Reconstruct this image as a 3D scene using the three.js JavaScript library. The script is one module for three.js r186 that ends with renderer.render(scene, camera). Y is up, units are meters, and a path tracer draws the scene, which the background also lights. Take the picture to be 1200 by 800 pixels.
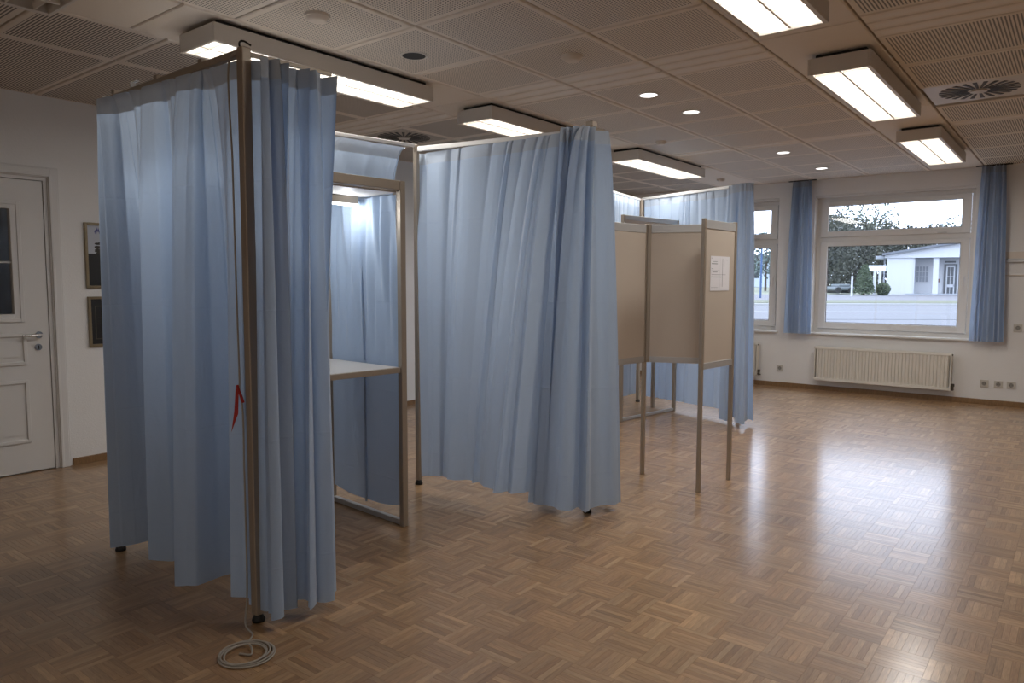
import * as THREE from 'three';
import { mergeGeometries } from 'three/addons/utils/BufferGeometryUtils.js';
import { RoundedBoxGeometry } from 'three/addons/geometries/RoundedBoxGeometry.js';
import { RectAreaLightUniformsLib } from 'three/addons/lights/RectAreaLightUniformsLib.js';
RectAreaLightUniformsLib.init();

/* ---------- camera, sky, exposure ---------- */
const scene = new THREE.Scene();
const renderer = new THREE.WebGLRenderer({ antialias: true });
renderer.toneMapping = THREE.LinearToneMapping;
renderer.toneMappingExposure = 1.0;
renderer.shadowMap.enabled = true;
const F = 852.7, CAM_H = 1.36, D = Math.PI / 180;
const YAW = 38.115 * D, PITCH = -4.607 * D, ROLL = 0.137 * D;
const camera = new THREE.PerspectiveCamera(2 * Math.atan(400 / F) / D, 1.5, 0.05, 400);
camera.rotation.order = 'YXZ';
camera.rotation.set(PITCH, YAW, ROLL);
camera.position.set(0, CAM_H, 0);
camera.updateMatrixWorld(true);
// overcast daylight
scene.background = new THREE.Color().setRGB(0.80, 0.93, 1.18);
scene.backgroundIntensity = 4.2;
const TUBE = new THREE.Color().setRGB(1.0, 0.98, 0.95);    // fluorescent tubes
const LAMP_POWER = 9.6;

/* ---------- turning photo pixels (1200 x 800) into points ---------- */
function ray(px, py) {
  return new THREE.Vector3((px - 600) / F, (400 - py) / F, -1).applyEuler(camera.rotation);
}
function onY(px, py, h) { const d = ray(px, py), t = (h - CAM_H) / d.y; return [d.x * t, d.z * t]; }   // [x, z] at height h
function onZ(px, py, z) { const d = ray(px, py), t = z / d.z; return [d.x * t, CAM_H + d.y * t]; }       // [x, y] on plane z
function onX(px, py, x) { const d = ray(px, py), t = x / d.x; return [d.z * t, CAM_H + d.y * t]; }       // [z, y] on plane x

/* ---------- helpers ---------- */
let seed = 20240607;
function rnd() { seed |= 0; seed = seed + 0x6D2B79F5 | 0; let t = Math.imul(seed ^ seed >>> 15, 1 | seed); t = t + Math.imul(t ^ t >>> 7, 61 | t) ^ t; return ((t ^ t >>> 14) >>> 0) / 4294967296; }
const rr = (a, b) => a + (b - a) * rnd();
const taken = new Map();
function numbered(n) { const k = taken.get(n) ?? 0; taken.set(n, k + 1); return k ? n + '_' + String(k).padStart(3, '0') : n; }
function mesh(name, geo, mat, parent) {
  const m = new THREE.Mesh(Array.isArray(geo) ? merge(geo) : geo, mat);
  m.castShadow = m.receiveShadow = true;
  m.name = (!parent || parent === scene) ? numbered(name) : name;
  (parent ?? scene).add(m);
  return m;
}
function merge(list) {
  const l = list.map(g => { const q = g.index ? g.toNonIndexed() : g; for (const k of Object.keys(q.attributes)) if (!['position', 'normal', 'uv', 'color'].includes(k)) q.deleteAttribute(k); return q; });
  const hasC = l.some(g => g.attributes.color);
  if (!hasC) l.forEach(g => g.deleteAttribute('color'));
  return mergeGeometries(l, false);
}
function tag(o, label, category, group) { o.userData.label = label; o.userData.category = category; if (group) o.userData.group = group; return o; }
function thing(name, label, category, [x, y, z] = [0, 0, 0], turn = 0, group) {
  const o = new THREE.Group(); o.name = numbered(name); o.position.set(x, y, z); o.rotation.y = turn; scene.add(o);
  return tag(o, label, category, group);
}
function struct(name, geo, mat) { const m = mesh(name, geo, mat); m.userData.kind = 'structure'; return m; }
function structGroup(name) { const o = new THREE.Group(); o.name = numbered(name); o.userData.kind = 'structure'; scene.add(o); return o; }
function box(w, h, d, x = 0, y = 0, z = 0) { return new THREE.BoxGeometry(w, h, d).translate(x, y, z); }
function span(x0, x1, y0, y1, z0, z1) { return box(x1 - x0, y1 - y0, z1 - z0, (x0 + x1) / 2, (y0 + y1) / 2, (z0 + z1) / 2); }
function rbox(w, h, d, x = 0, y = 0, z = 0, r = 0.003, s = 1) { return new RoundedBoxGeometry(w, h, d, s, r).translate(x, y, z); }
function cyl(r0, r1, h, x = 0, y = 0, z = 0, n = 20) { return new THREE.CylinderGeometry(r0, r1, h, n).translate(x, y, z); }
function tube(pts, r, n = 40, m = 8, closed = false) { return new THREE.TubeGeometry(new THREE.CatmullRomCurve3(pts.map(p => new THREE.Vector3(...p)), closed), n, r, m, closed); }
function bar(a, b, w, h) {   // square bar from a to b (3D points); w is horizontal width, h vertical
  const A = new THREE.Vector3(...a), B = new THREE.Vector3(...b), L = A.distanceTo(B);
  const g = rbox(w, h, L, 0, 0, 0, Math.min(w, h) * 0.12);
  const m = new THREE.Matrix4().lookAt(A, B, new THREE.Vector3(0, 1, 0)).setPosition(A.clone().add(B).multiplyScalar(0.5));
  return g.applyMatrix4(m);
}
// uv in metres from box-like positions (planar by dominant normal)
function metricUV(g, s = 1) {
  const p = g.attributes.position, n = g.attributes.normal, uv = new Float32Array(p.count * 2);
  for (let i = 0; i < p.count; i++) {
    const ax = Math.abs(n.getX(i)), ay = Math.abs(n.getY(i)), az = Math.abs(n.getZ(i));
    let u, v; if (ay >= ax && ay >= az) { u = p.getX(i); v = p.getZ(i); } else if (ax >= az) { u = p.getZ(i); v = p.getY(i); } else { u = p.getX(i); v = p.getY(i); }
    uv[2 * i] = u * s; uv[2 * i + 1] = v * s;
  }
  g.setAttribute('uv', new THREE.BufferAttribute(uv, 2)); return g;
}

/* ---------- textures ---------- */
function vnoise(nx, ny) { // tiling value noise sampler
  const t = new Float32Array(nx * ny).map(() => rnd());
  return (x, y) => { x = ((x % nx) + nx) % nx; y = ((y % ny) + ny) % ny; const i = Math.floor(x), j = Math.floor(y); let fx = x - i, fy = y - j; fx = fx * fx * (3 - 2 * fx); fy = fy * fy * (3 - 2 * fy); const a = t[j % ny * nx + i % nx], b = t[j % ny * nx + (i + 1) % nx], c = t[(j + 1) % ny * nx + i % nx], d = t[(j + 1) % ny * nx + (i + 1) % nx]; return (a + (b - a) * fx) * (1 - fy) + (c + (d - c) * fx) * fy; };
}
function dataTex(W, H, fn, srgb) {
  const a = new Uint8Array(W * H * 4);
  for (let y = 0; y < H; y++) for (let x = 0; x < W; x++) { const c = fn(x / W, y / H, x, y); const k = (y * W + x) * 4; const r = Array.isArray(c) ? c : [c, c, c]; for (let i = 0; i < 3; i++) a[k + i] = Math.max(0, Math.min(255, Math.round(r[i] * 255))); a[k + 3] = 255; }
  const t = new THREE.DataTexture(a, W, H, THREE.RGBAFormat); t.wrapS = t.wrapT = THREE.RepeatWrapping; t.magFilter = THREE.LinearFilter; t.minFilter = THREE.LinearMipmapLinearFilter; t.generateMipmaps = true; if (srgb) t.colorSpace = THREE.SRGBColorSpace; t.needsUpdate = true; return t;
}
const lin = (r, g, b) => new THREE.Color().setRGB(r, g, b);
// oak grain: streaks along v, tile covers 0.165 m x 0.165 m
const gA = vnoise(64, 8), gB = vnoise(160, 6), gC = vnoise(16, 4);
const grainTex = dataTex(256, 256, (u, v) => 0.87 + 0.10 * gA(u * 64, v * 8) + 0.07 * (gB(u * 160, v * 6) - 0.5) + 0.10 * (gC(u * 16, v * 4) - 0.5), true);
// woodchip wallpaper relief: 0.5 m tile
const wA = vnoise(96, 96), wB = vnoise(40, 40);
const wallBump = dataTex(512, 512, (u, v) => { const a = wA(u * 96, v * 96), b = wB(u * 40, v * 40); return 0.3 + 0.5 * Math.max(0, a - 0.55) * 2 + 0.2 * b; });
wallBump.repeat.set(2, 2);
// wrinkle relief of curtain cloth: 1 m tile
const cA = vnoise(14, 5), cB = vnoise(40, 12), cC = vnoise(9, 30), cD = vnoise(120, 120);
const clothBump = dataTex(512, 512, (u, v) => {
  let h = 0.45 * cA(u * 14, v * 5) + 0.25 * cB(u * 40 + 3 * cA(u * 14, v * 5), v * 12) + 0.12 * cC(u * 9, v * 30) + 0.05 * cD(u * 120, v * 120);
  const crease = Math.exp(-Math.pow((((v * 2) % 1) - 0.5) * 130, 2)) * (0.5 + 0.5 * cA(u * 14, 1)); h += 0.18 * crease;
  return h;
});
// perforated acoustic metal: one hole per 16 mm cell (holes are open to black fleece)
const perfTex = dataTex(32, 32, (u, v) => { const d = Math.hypot(u - 0.5, v - 0.5); return d < 0.25 ? 0.42 : d < 0.31 ? 0.7 : 1; }, true);
perfTex.repeat.set(1 / 0.016, 1 / 0.016);
// slotted acoustic panel: slots along z every 16 mm
const slotTex = dataTex(32, 8, (u) => { const d = Math.abs(u - 0.5); return d < 0.19 ? 0.58 : d < 0.25 ? 0.8 : 1; }, true);
slotTex.repeat.set(1 / 0.0165, 1);
const slotTexX = dataTex(8, 32, (u, v) => { const d = Math.abs(v - 0.5); return d < 0.2 ? 0.5 : d < 0.26 ? 0.75 : 1; }, true);
slotTexX.repeat.set(1, 1 / 0.0165);
const sN = vnoise(50, 50);
const smudge = dataTex(256, 256, (u, v) => 0.42 + 0.16 * sN(u * 50, v * 50) + 0.08 * sN(u * 12.5, v * 12.5));

/* ---------- materials ---------- */
const S = (o) => new THREE.MeshStandardMaterial(o), P = (o) => new THREE.MeshPhysicalMaterial(o);
const M = {
  oak: P({ color: lin(1, 1, 1), vertexColors: true, map: grainTex, roughness: 0.5, clearcoat: 0.85, clearcoatRoughness: 0.185, bumpMap: grainTex, bumpScale: 0.00004 }),
  screed: S({ color: lin(0.06, 0.035, 0.02), roughness: 0.9 }),
  wall: S({ color: lin(0.84, 0.82, 0.79), roughness: 0.92, bumpMap: wallBump, bumpScale: 0.0012 }),
  reveal: S({ color: lin(0.78, 0.77, 0.75), roughness: 0.8 }),
  ceilSlab: S({ color: lin(0.11, 0.085, 0.065), roughness: 0.95 }),
  panel: S({ color: lin(0.76, 0.675, 0.58), roughness: 0.75 }),
  perf: S({ color: lin(0.76, 0.675, 0.58), roughness: 0.75, map: perfTex }),
  slot: S({ color: lin(0.76, 0.675, 0.58), roughness: 0.75, map: slotTex }),
  slotX: S({ color: lin(0.76, 0.675, 0.58), roughness: 0.75, map: slotTexX }),
  slat: S({ color: lin(0.77, 0.70, 0.62), roughness: 0.6 }),
  whiteMetal: S({ color: lin(0.66, 0.61, 0.55), roughness: 0.45 }),
  louvre: S({ color: lin(0.86, 0.80, 0.72), roughness: 0.5 }),
  tubeGlow: S({ color: lin(0.8, 0.8, 0.8), emissive: TUBE, emissiveIntensity: 5.2, roughness: 0.6 }),
  tubeOff: S({ color: lin(0.75, 0.75, 0.75), roughness: 0.35 }),
  downGlow: S({ color: lin(0.8, 0.8, 0.8), emissive: lin(1, 0.96, 0.9), emissiveIntensity: 2.4 }),
  ledGlow: S({ color: lin(0.9, 0.9, 0.9), emissive: lin(0.95, 0.98, 1), emissiveIntensity: 3.0 }),
  black: S({ color: lin(0.012, 0.011, 0.01), roughness: 0.6 }),
  diffuserSlot: S({ color: lin(0.05, 0.045, 0.04), roughness: 0.6 }),
  bronze: S({ color: lin(0.40, 0.335, 0.265), roughness: 0.42, metalness: 0.4 }),
  alu: S({ color: lin(0.55, 0.54, 0.53), roughness: 0.4, metalness: 0.35 }),
  railWhite: S({ color: lin(0.72, 0.70, 0.67), roughness: 0.4, metalness: 0.2 }),
  cloth: P({ color: lin(0.48, 0.595, 0.76), roughness: 1, transmission: 0.42, sheen: 0.6, sheenColor: lin(0.75, 0.72, 0.70), sheenRoughness: 0.45, thickness: 0, side: THREE.DoubleSide, bumpMap: clothBump, bumpScale: 0.006 }),
  header: P({ color: lin(0.48, 0.55, 0.65), roughness: 1, transmission: 0.08, thickness: 0, side: THREE.DoubleSide, bumpMap: clothBump, bumpScale: 0.004 }),
  laminate: S({ color: lin(0.60, 0.515, 0.43), roughness: 0.5 }),
  tabletop: S({ color: lin(0.62, 0.585, 0.55), roughness: 0.45 }),
  hoodWhite: S({ color: lin(0.62, 0.585, 0.55), roughness: 0.6 }),
  doorPaint: S({ color: lin(0.74, 0.715, 0.68), roughness: 0.45 }),
  windowPaint: S({ color: lin(0.74, 0.715, 0.68), roughness: 0.35 }),
  gasket: S({ color: lin(0.10, 0.08, 0.06), roughness: 0.7 }),
  glass: P({ color: lin(1, 1, 1), roughness: 0.0, transmission: 1, thickness: 0, ior: 1.45 }),
  skirting: S({ color: lin(0.30, 0.17, 0.075), roughness: 0.4, map: grainTex }),
  radiator: S({ color: lin(0.76, 0.72, 0.64), roughness: 0.4 }),
  socket: S({ color: lin(0.60, 0.56, 0.49), roughness: 0.4 }),
  socketWell: S({ color: lin(0.30, 0.28, 0.25), roughness: 0.5 }),
  chrome: S({ color: lin(0.55, 0.53, 0.50), roughness: 0.25, metalness: 1 }),
  cable: S({ color: lin(0.36, 0.32, 0.27), roughness: 0.5 }),
  ribbon: S({ color: lin(0.42, 0.02, 0.015), roughness: 0.6, side: THREE.DoubleSide }),
  frameWood: S({ color: lin(0.26, 0.20, 0.12), roughness: 0.35, metalness: 0.4 }),
  clearPlastic: P({ color: lin(0.9, 0.92, 0.95), roughness: 0.15, transmission: 0.7, thickness: 0 }),
};

/* ---------- the room ---------- */
const XL = -5.858, XR = 3.4, ZF = -9.731, ZB = 3.6, C = 2.663;
const WT = 0.32;   // wall thickness
// window openings on the far wall
const W2 = { x0: -2.745, x1: -1.012, y0: 0.735, y1: 2.472 };
const W1 = { x0: -4.93, x1: -3.195, y0: 0.735, y1: 2.472 };
const far = [];
far.push(span(XL - WT, XR + WT, -0.1, W1.y0, ZF - WT, ZF));
far.push(span(XL - WT, XR + WT, W1.y1, C + 0.25, ZF - WT, ZF));
far.push(span(XL - WT, W1.x0, W1.y0, W1.y1, ZF - WT, ZF));
far.push(span(W1.x1, W2.x0, W1.y0, W1.y1, ZF - WT, ZF));
far.push(span(W2.x1, XR + WT, W1.y0, W1.y1, ZF - WT, ZF));
struct('wall_far', metricUV(merge(far)), M.wall);
// left wall with the doorway
const DZ0 = -2.085, DZ1 = -1.10, DH = 2.095;
const left = [span(XL - WT, XL, -0.1, C + 0.25, ZF, DZ0), span(XL - WT, XL, -0.1, C + 0.25, DZ1, ZB), span(XL - WT, XL, DH, C + 0.25, DZ0, DZ1)];
struct('wall_left', metricUV(merge(left)), M.wall);
struct('wall_right', metricUV(span(XR, XR + WT, -0.1, C + 0.25, ZF, ZB)), M.wall);
struct('wall_back', metricUV(span(XL - WT, XR + WT, -0.1, C + 0.25, ZB, ZB + WT)), M.wall);
// dark corridor behind the glazed door
struct('wall_corridor', merge([span(XL - 1.8, XL - 1.7, -0.1, 2.7, -3.2, 0.2), span(XL - 1.7, XL - WT, -0.1, 2.7, -3.2, -3.1), span(XL - 1.7, XL - WT, -0.1, 2.7, 0.1, 0.2), span(XL - 1.7, XL - WT, 2.6, 2.7, -3.1, 0.1), span(XL - 1.7, XL - 0.012, -0.1, -0.002, -3.1, 0.1)]), M.wall);
struct('baseboard_left', metricUV(merge([rbox(0.016, 0.052, DZ0 - 0.09 - ZF, XL + 0.008, 0.026, (ZF + DZ0 - 0.09) / 2), rbox(0.016, 0.052, ZB - DZ1 - 0.09, XL + 0.008, 0.026, (ZB + DZ1 + 0.09) / 2)]), 6), M.skirting);
struct('baseboard_far', metricUV(rbox(XR - XL, 0.06, 0.018, (XL + XR) / 2, 0.03, ZF + 0.009), 6), M.skirting);
struct('baseboard_right', metricUV(rbox(0.016, 0.06, ZB - ZF - 0.04, XR - 0.008, 0.03, (ZB + ZF) / 2), 6), M.skirting);

/* floor: mosaic parquet, 0.1665 m blocks of seven fingers, turned in a chequer */
{
  const B = 0.1665, X0 = -0.54, Z0 = -2.78, NF = 7;
  const floor = struct('floor', span(XL - 0.01, XR + 0.01, -0.1, -0.004, ZF - 0.01, ZB + 0.01), M.screed);
  const tones = [[0.41, 0.24, 0.112], [0.44, 0.262, 0.124], [0.38, 0.22, 0.101], [0.49, 0.30, 0.146], [0.34, 0.191, 0.085], [0.42, 0.244, 0.116], [0.396, 0.23, 0.107]];
  function block(along) {
    const pos = [], nor = [], uv = [], col = [], e = 0.0004, w = B / NF, bev = 0.0012, base = rr(0.9, 1.1);
    const quad = (a, b, c, d, c3, uvs) => { const A = new THREE.Vector3(...a), n = new THREE.Vector3(...b).sub(A).cross(new THREE.Vector3(...d).sub(A)).normalize(); for (const [p, t] of [[a, 0], [b, 1], [c, 2], [a, 0], [c, 2], [d, 3]]) { pos.push(...p); nor.push(n.x, n.y, n.z); uv.push(...uvs[t]); col.push(...c3); } };
    const tilt = rr(-0.0003, 0.0003);
    for (let k = 0; k < NF; k++) {
      const t = tones[Math.floor(rnd() * tones.length)], g = base * rr(0.92, 1.08), warm = rr(0.97, 1.03);
      const c3 = [Math.min(1, t[0] * g * warm), t[1] * g, t[2] * g / warm];
      const x0 = -B / 2 + k * w, x1 = x0 + w, z0 = -B / 2, z1 = B / 2, yt = tilt * (k / NF - 0.5);
      const u0 = rnd(), v0 = rnd(), U = w / 0.165, uvs = [[u0, v0], [u0, v0 + 1], [u0 + U, v0 + 1], [u0 + U, v0]];
      const P4 = [[x0 + e, yt, z0 + e], [x0 + e, yt, z1 - e], [x1 - e, yt, z1 - e], [x1 - e, yt, z0 + e]], Q4 = [[x0, -bev, z0], [x0, -bev, z1], [x1, -bev, z1], [x1, -bev, z0]];
      quad(P4[0], P4[1], P4[2], P4[3], c3, uvs);
      for (let s = 0; s < 4; s++) { const n = (s + 1) % 4; quad(P4[s], Q4[s], Q4[n], P4[n], c3, [uvs[s], uvs[s], uvs[n], uvs[n]]); }
    }
    const geo = new THREE.BufferGeometry();
    geo.setAttribute('position', new THREE.Float32BufferAttribute(pos, 3)); geo.setAttribute('normal', new THREE.Float32BufferAttribute(nor, 3)); geo.setAttribute('uv', new THREE.Float32BufferAttribute(uv, 2)); geo.setAttribute('color', new THREE.Float32BufferAttribute(col, 3));
    if (!along) geo.rotateY(Math.PI / 2);
    return geo;
  }
  const variants = [[], []];
  for (let k = 0; k < 44; k++) { variants[0].push(block(false)); variants[1].push(block(true)); }
  const list = [];
  for (let i = Math.floor((XL - X0) / B); i <= Math.ceil((XR - X0) / B); i++) for (let j = Math.floor((ZF - Z0) / B); j <= Math.ceil((ZB - Z0) / B); j++) {
    const x = X0 + (i + 0.5) * B, z = Z0 + (j + 0.5) * B;
    if (x < XL - 0.02 || x > XR + 0.02 || z < ZF - 0.02 || z > ZB + 0.02) continue;
    const v = new THREE.Vector3(x, 0, z).project(camera);
    const inView = Math.abs(v.x) < 1.04 && v.y > -1.06 && v.z < 1 && new THREE.Vector3(x, 0, z).sub(camera.position).dot(ray(600, 400)) > 0;
    list.push({ x, z, along: (((i + 1) + (j + 1)) % 2 + 2) % 2 === 0, d: inView ? Math.hypot(x, z) : 99 });
  }
  list.sort((a, b) => a.d - b.d);
  const rest = [];
  list.forEach((b, n) => {
    const g = variants[b.along ? 1 : 0][Math.floor(rnd() * 44)];
    if (n < 300) { const m = mesh('parquet_block', g, M.oak, floor); m.position.set(b.x, 0, b.z); }
    else rest.push(g.clone().translate(b.x, 0, b.z));
  });
  const f = mesh('parquet_field', merge(rest), M.oak, floor); f.userData.kind = 'stuff';
}

/* ceiling: slab, acoustic panels, slat bands and lamp boards, each a piece of its own */
{
  const ceil = struct('ceiling', span(XL - WT, XR + WT, C + 0.035, C + 0.25, ZF - WT, ZB + WT), M.ceilSlab);
  // panel with a bevelled rim (plain) and a perforated or slotted field
  function panelGeo(w, d, rim = 0.03) {
    const pos = [], uv = [], groups = [], nor = [];
    const q = (a, b, c, dd) => { const A = new THREE.Vector3(...a), n = new THREE.Vector3(...b).sub(A).cross(new THREE.Vector3(...dd).sub(A)).normalize(); for (const p of [a, b, c, a, c, dd]) { pos.push(...p); uv.push(p[0], p[2]); nor.push(n.x, n.y, n.z); } };
    const X = w / 2, Z = d / 2, b = 0.006, top = 0.03, xi = X - rim, zi = Z - rim;
    const O = [[-X, top, -Z], [X, top, -Z], [X, top, Z], [-X, top, Z]], E = [[-X, b, -Z], [X, b, -Z], [X, b, Z], [-X, b, Z]], I = [[-X + b, 0, -Z + b], [X - b, 0, -Z + b], [X - b, 0, Z - b], [-X + b, 0, Z - b]], Fd = [[-xi, 0, -zi], [xi, 0, -zi], [xi, 0, zi], [-xi, 0, zi]];
    for (let s = 0; s < 4; s++) { const n = (s + 1) % 4; q(O[s], O[n], E[n], E[s]); q(E[s], E[n], I[n], I[s]); q(I[s], I[n], Fd[n], Fd[s]); }
    const c0 = pos.length / 3; q(Fd[0], Fd[1], Fd[2], Fd[3]);
    const g = new THREE.BufferGeometry(); g.setAttribute('position', new THREE.Float32BufferAttribute(pos, 3)); g.setAttribute('uv', new THREE.Float32BufferAttribute(uv, 2)); g.setAttribute('normal', new THREE.Float32BufferAttribute(nor, 3));
    g.addGroup(0, c0, 0); g.addGroup(c0, 6, 1); return g;
  }
  const cache = new Map();
  function put(kind, x0, x1, z0, z1, name = 'ceiling_panel', gap = 0.006) {
    const w = x1 - x0 - 2 * gap, d = Math.abs(z1 - z0) - 2 * gap, key = [w.toFixed(3), d.toFixed(3), kind].join();
    if (!cache.has(key)) cache.set(key, panelGeo(w, d, kind === 'plain' ? 0.01 : 0.032));
    const m = mesh(name, cache.get(key), [M.panel, kind === 'perf' ? M.perf : kind === 'slot' ? M.slot : kind === 'slotX' ? M.slotX : kind === 'slat' ? M.slat : M.panel], ceil);
    m.position.set((x0 + x1) / 2, C + rr(-0.0012, 0.0012), (z0 + z1) / 2);
  }
  const rowsMid = [ZB, 2.87, 2.25, 1.63, 1.01, 0.39, -0.23, -0.85, -1.47, -2.09, -2.71, -3.325, -3.945];
  const rowsFar = [-4.335, -4.985, -5.635, -6.285, -6.935], rowsEnd = [-7.06, -7.73, -8.40, -9.07, ZF];
  const rowsLeft = [ZB, 2.91, 2.29, 1.67, 1.05, 0.43, -0.19, -0.80, -1.41, -2.03, -2.66, -3.30, -3.945];
  const colsMid = [-3.405, -2.757, -2.118, -1.467], colsL = [XL, -4.59, -3.96], colsR = [-0.945, 0.08, 1.1, 2.25, XR];
  const rowsOf = (near) => [near, rowsFar, rowsEnd];
  for (const rows of rowsOf(rowsMid)) for (let r = 0; r < rows.length - 1; r++) for (let c = 0; c < 3; c++) put('perf', colsMid[c], colsMid[c + 1], rows[r + 1], rows[r]);
  for (const rows of rowsOf(rowsLeft)) for (let r = 0; r < rows.length - 1; r++) for (let c = 0; c < 2; c++) { put('slotX', colsL[c], colsL[c + 1], rows[r + 1], rows[r]); }
  for (const rows of rowsOf(rowsMid)) for (let r = 0; r < rows.length - 1; r++) for (let c = 0; c < 4; c++) {
    if (rows === rowsFar && r === 2 && c === 0) { put('slot', -0.33, 0.08, rows[r + 1], rows[r]); continue; }
    put('slot', colsR[c], colsR[c + 1], rows[r + 1], rows[r]);
  }
  for (const cols of [colsL, colsMid, colsR]) for (let c = 0; c < cols.length - 1; c++) {
    for (let k = 0; k < 3; k++) put('slat', cols[c], cols[c + 1], -3.945 - 0.13 * (k + 1), -3.945 - 0.13 * k, 'ceiling_slat', 0.007);
    put('slat', cols[c], cols[c + 1], -7.06, -6.935, 'ceiling_slat', 0.007);
  }
  const boardZ = [ZB, 2.3, 0.28, -1.83, -4.0, -6.15, -8.15, ZF];
  for (const [x0, x1] of [[-3.96, -3.405], [-1.467, -0.945]]) for (let k = 0; k < boardZ.length - 1; k++) put('plain', x0, x1, boardZ[k + 1], boardZ[k], 'lamp_board', 0.005);
}

/* windows */
function makeWindow(W, handleSide) {
  const g = structGroup('window_1'), zf = ZF - 0.13, d = 0.07;
  const frame = [], F0 = 0.045;
  frame.push(span(W.x0, W.x0 + F0, W.y0, W.y1 - 0.03, zf - d, zf), span(W.x1 - F0, W.x1, W.y0, W.y1 - 0.03, zf - d, zf), span(W.x0 + F0, W.x1 - F0, W.y1 - 0.075, W.y1 - 0.03, zf - d, zf), span(W.x0 + F0, W.x1 - F0, W.y0, W.y0 + 0.05, zf - d, zf), span(W.x0 + F0, W.x1 - F0, 1.885, 1.945, zf - d, zf));
  mesh('window_frame', frame, M.windowPaint, g);
  mesh('roller_box', span(W.x0 + 0.005, W.x1 - 0.005, W.y1 - 0.03, W.y1 - 0.001, zf - d, ZF - 0.03), M.windowPaint, g);
  for (const [name, y0, y1] of [['upper_sash', 1.945, W.y1 - 0.078], ['lower_sash', W.y0 + 0.052, 1.883]]) {
    const x0 = W.x0 + F0 + 0.004, x1 = W.x1 - F0 - 0.004, s = 0.088, zs = zf + 0.022, up = name === 'upper_sash', sT = up ? 0.058 : 0.052, sB = up ? 0.075 : 0.078;
    const bars = [rbox(s, y1 - y0, 0.06, x0 + s / 2, (y0 + y1) / 2, zs - 0.03, 0.006), rbox(s, y1 - y0, 0.06, x1 - s / 2, (y0 + y1) / 2, zs - 0.03, 0.006), rbox(x1 - x0 - 0.01, sB, 0.058, (x0 + x1) / 2, y0 + sB / 2, zs - 0.031, 0.006), rbox(x1 - x0 - 0.01, sT, 0.058, (x0 + x1) / 2, y1 - sT / 2, zs - 0.031, 0.006)];
    const sash = mesh(name, bars, M.windowPaint, g);
    mesh('window_pane', span(x0 + s - 0.01, x1 - s + 0.01, y0 + sB - 0.01, y1 - sT + 0.01, zs - 0.036, zs - 0.032), M.glass, sash);
    const gk = 0.006, gx0 = x0 + s, gx1 = x1 - s, gy0 = y0 + sB, gy1 = y1 - sT, gz = zs - 0.02;
    mesh('gasket', [span(gx0 - 0.001, gx0 + gk, gy0, gy1, gz - 0.01, gz), span(gx1 - gk, gx1 + 0.001, gy0, gy1, gz - 0.01, gz), span(gx0 + gk, gx1 - gk, gy0 - 0.001, gy0 + gk, gz - 0.01, gz), span(gx0 + gk, gx1 - gk, gy1 - gk, gy1 + 0.001, gz - 0.01, gz)], M.gasket, sash);
    if (name === 'lower_sash') mesh('window_handle', [rbox(0.026, 0.07, 0.012, x1 - s / 2, 1.42, zs + 0.006), rbox(0.016, 0.12, 0.014, x1 - s / 2, 1.37, zs + 0.03), cyl(0.007, 0.007, 0.03, 0, 0, 0, 10).rotateX(Math.PI / 2).translate(x1 - s / 2, 1.42, zs + 0.018)], M.windowPaint, sash);
    else mesh('latch', [rbox(0.1, 0.014, 0.012, x0 + 0.28, 1.958, zs + 0.006), rbox(0.1, 0.014, 0.012, x1 - 0.28, 1.958, zs + 0.006)], M.alu, sash);
  }
  mesh('window_sill', rbox(W.x1 - W.x0 + 0.06, 0.025, 0.26, (W.x0 + W.x1) / 2, W.y0 - 0.0125 + 0.001, ZF - 0.09, 0.008, 2), M.reveal, g);
  return g;
}
makeWindow(W1); makeWindow(W2).name = 'window_2';

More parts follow.
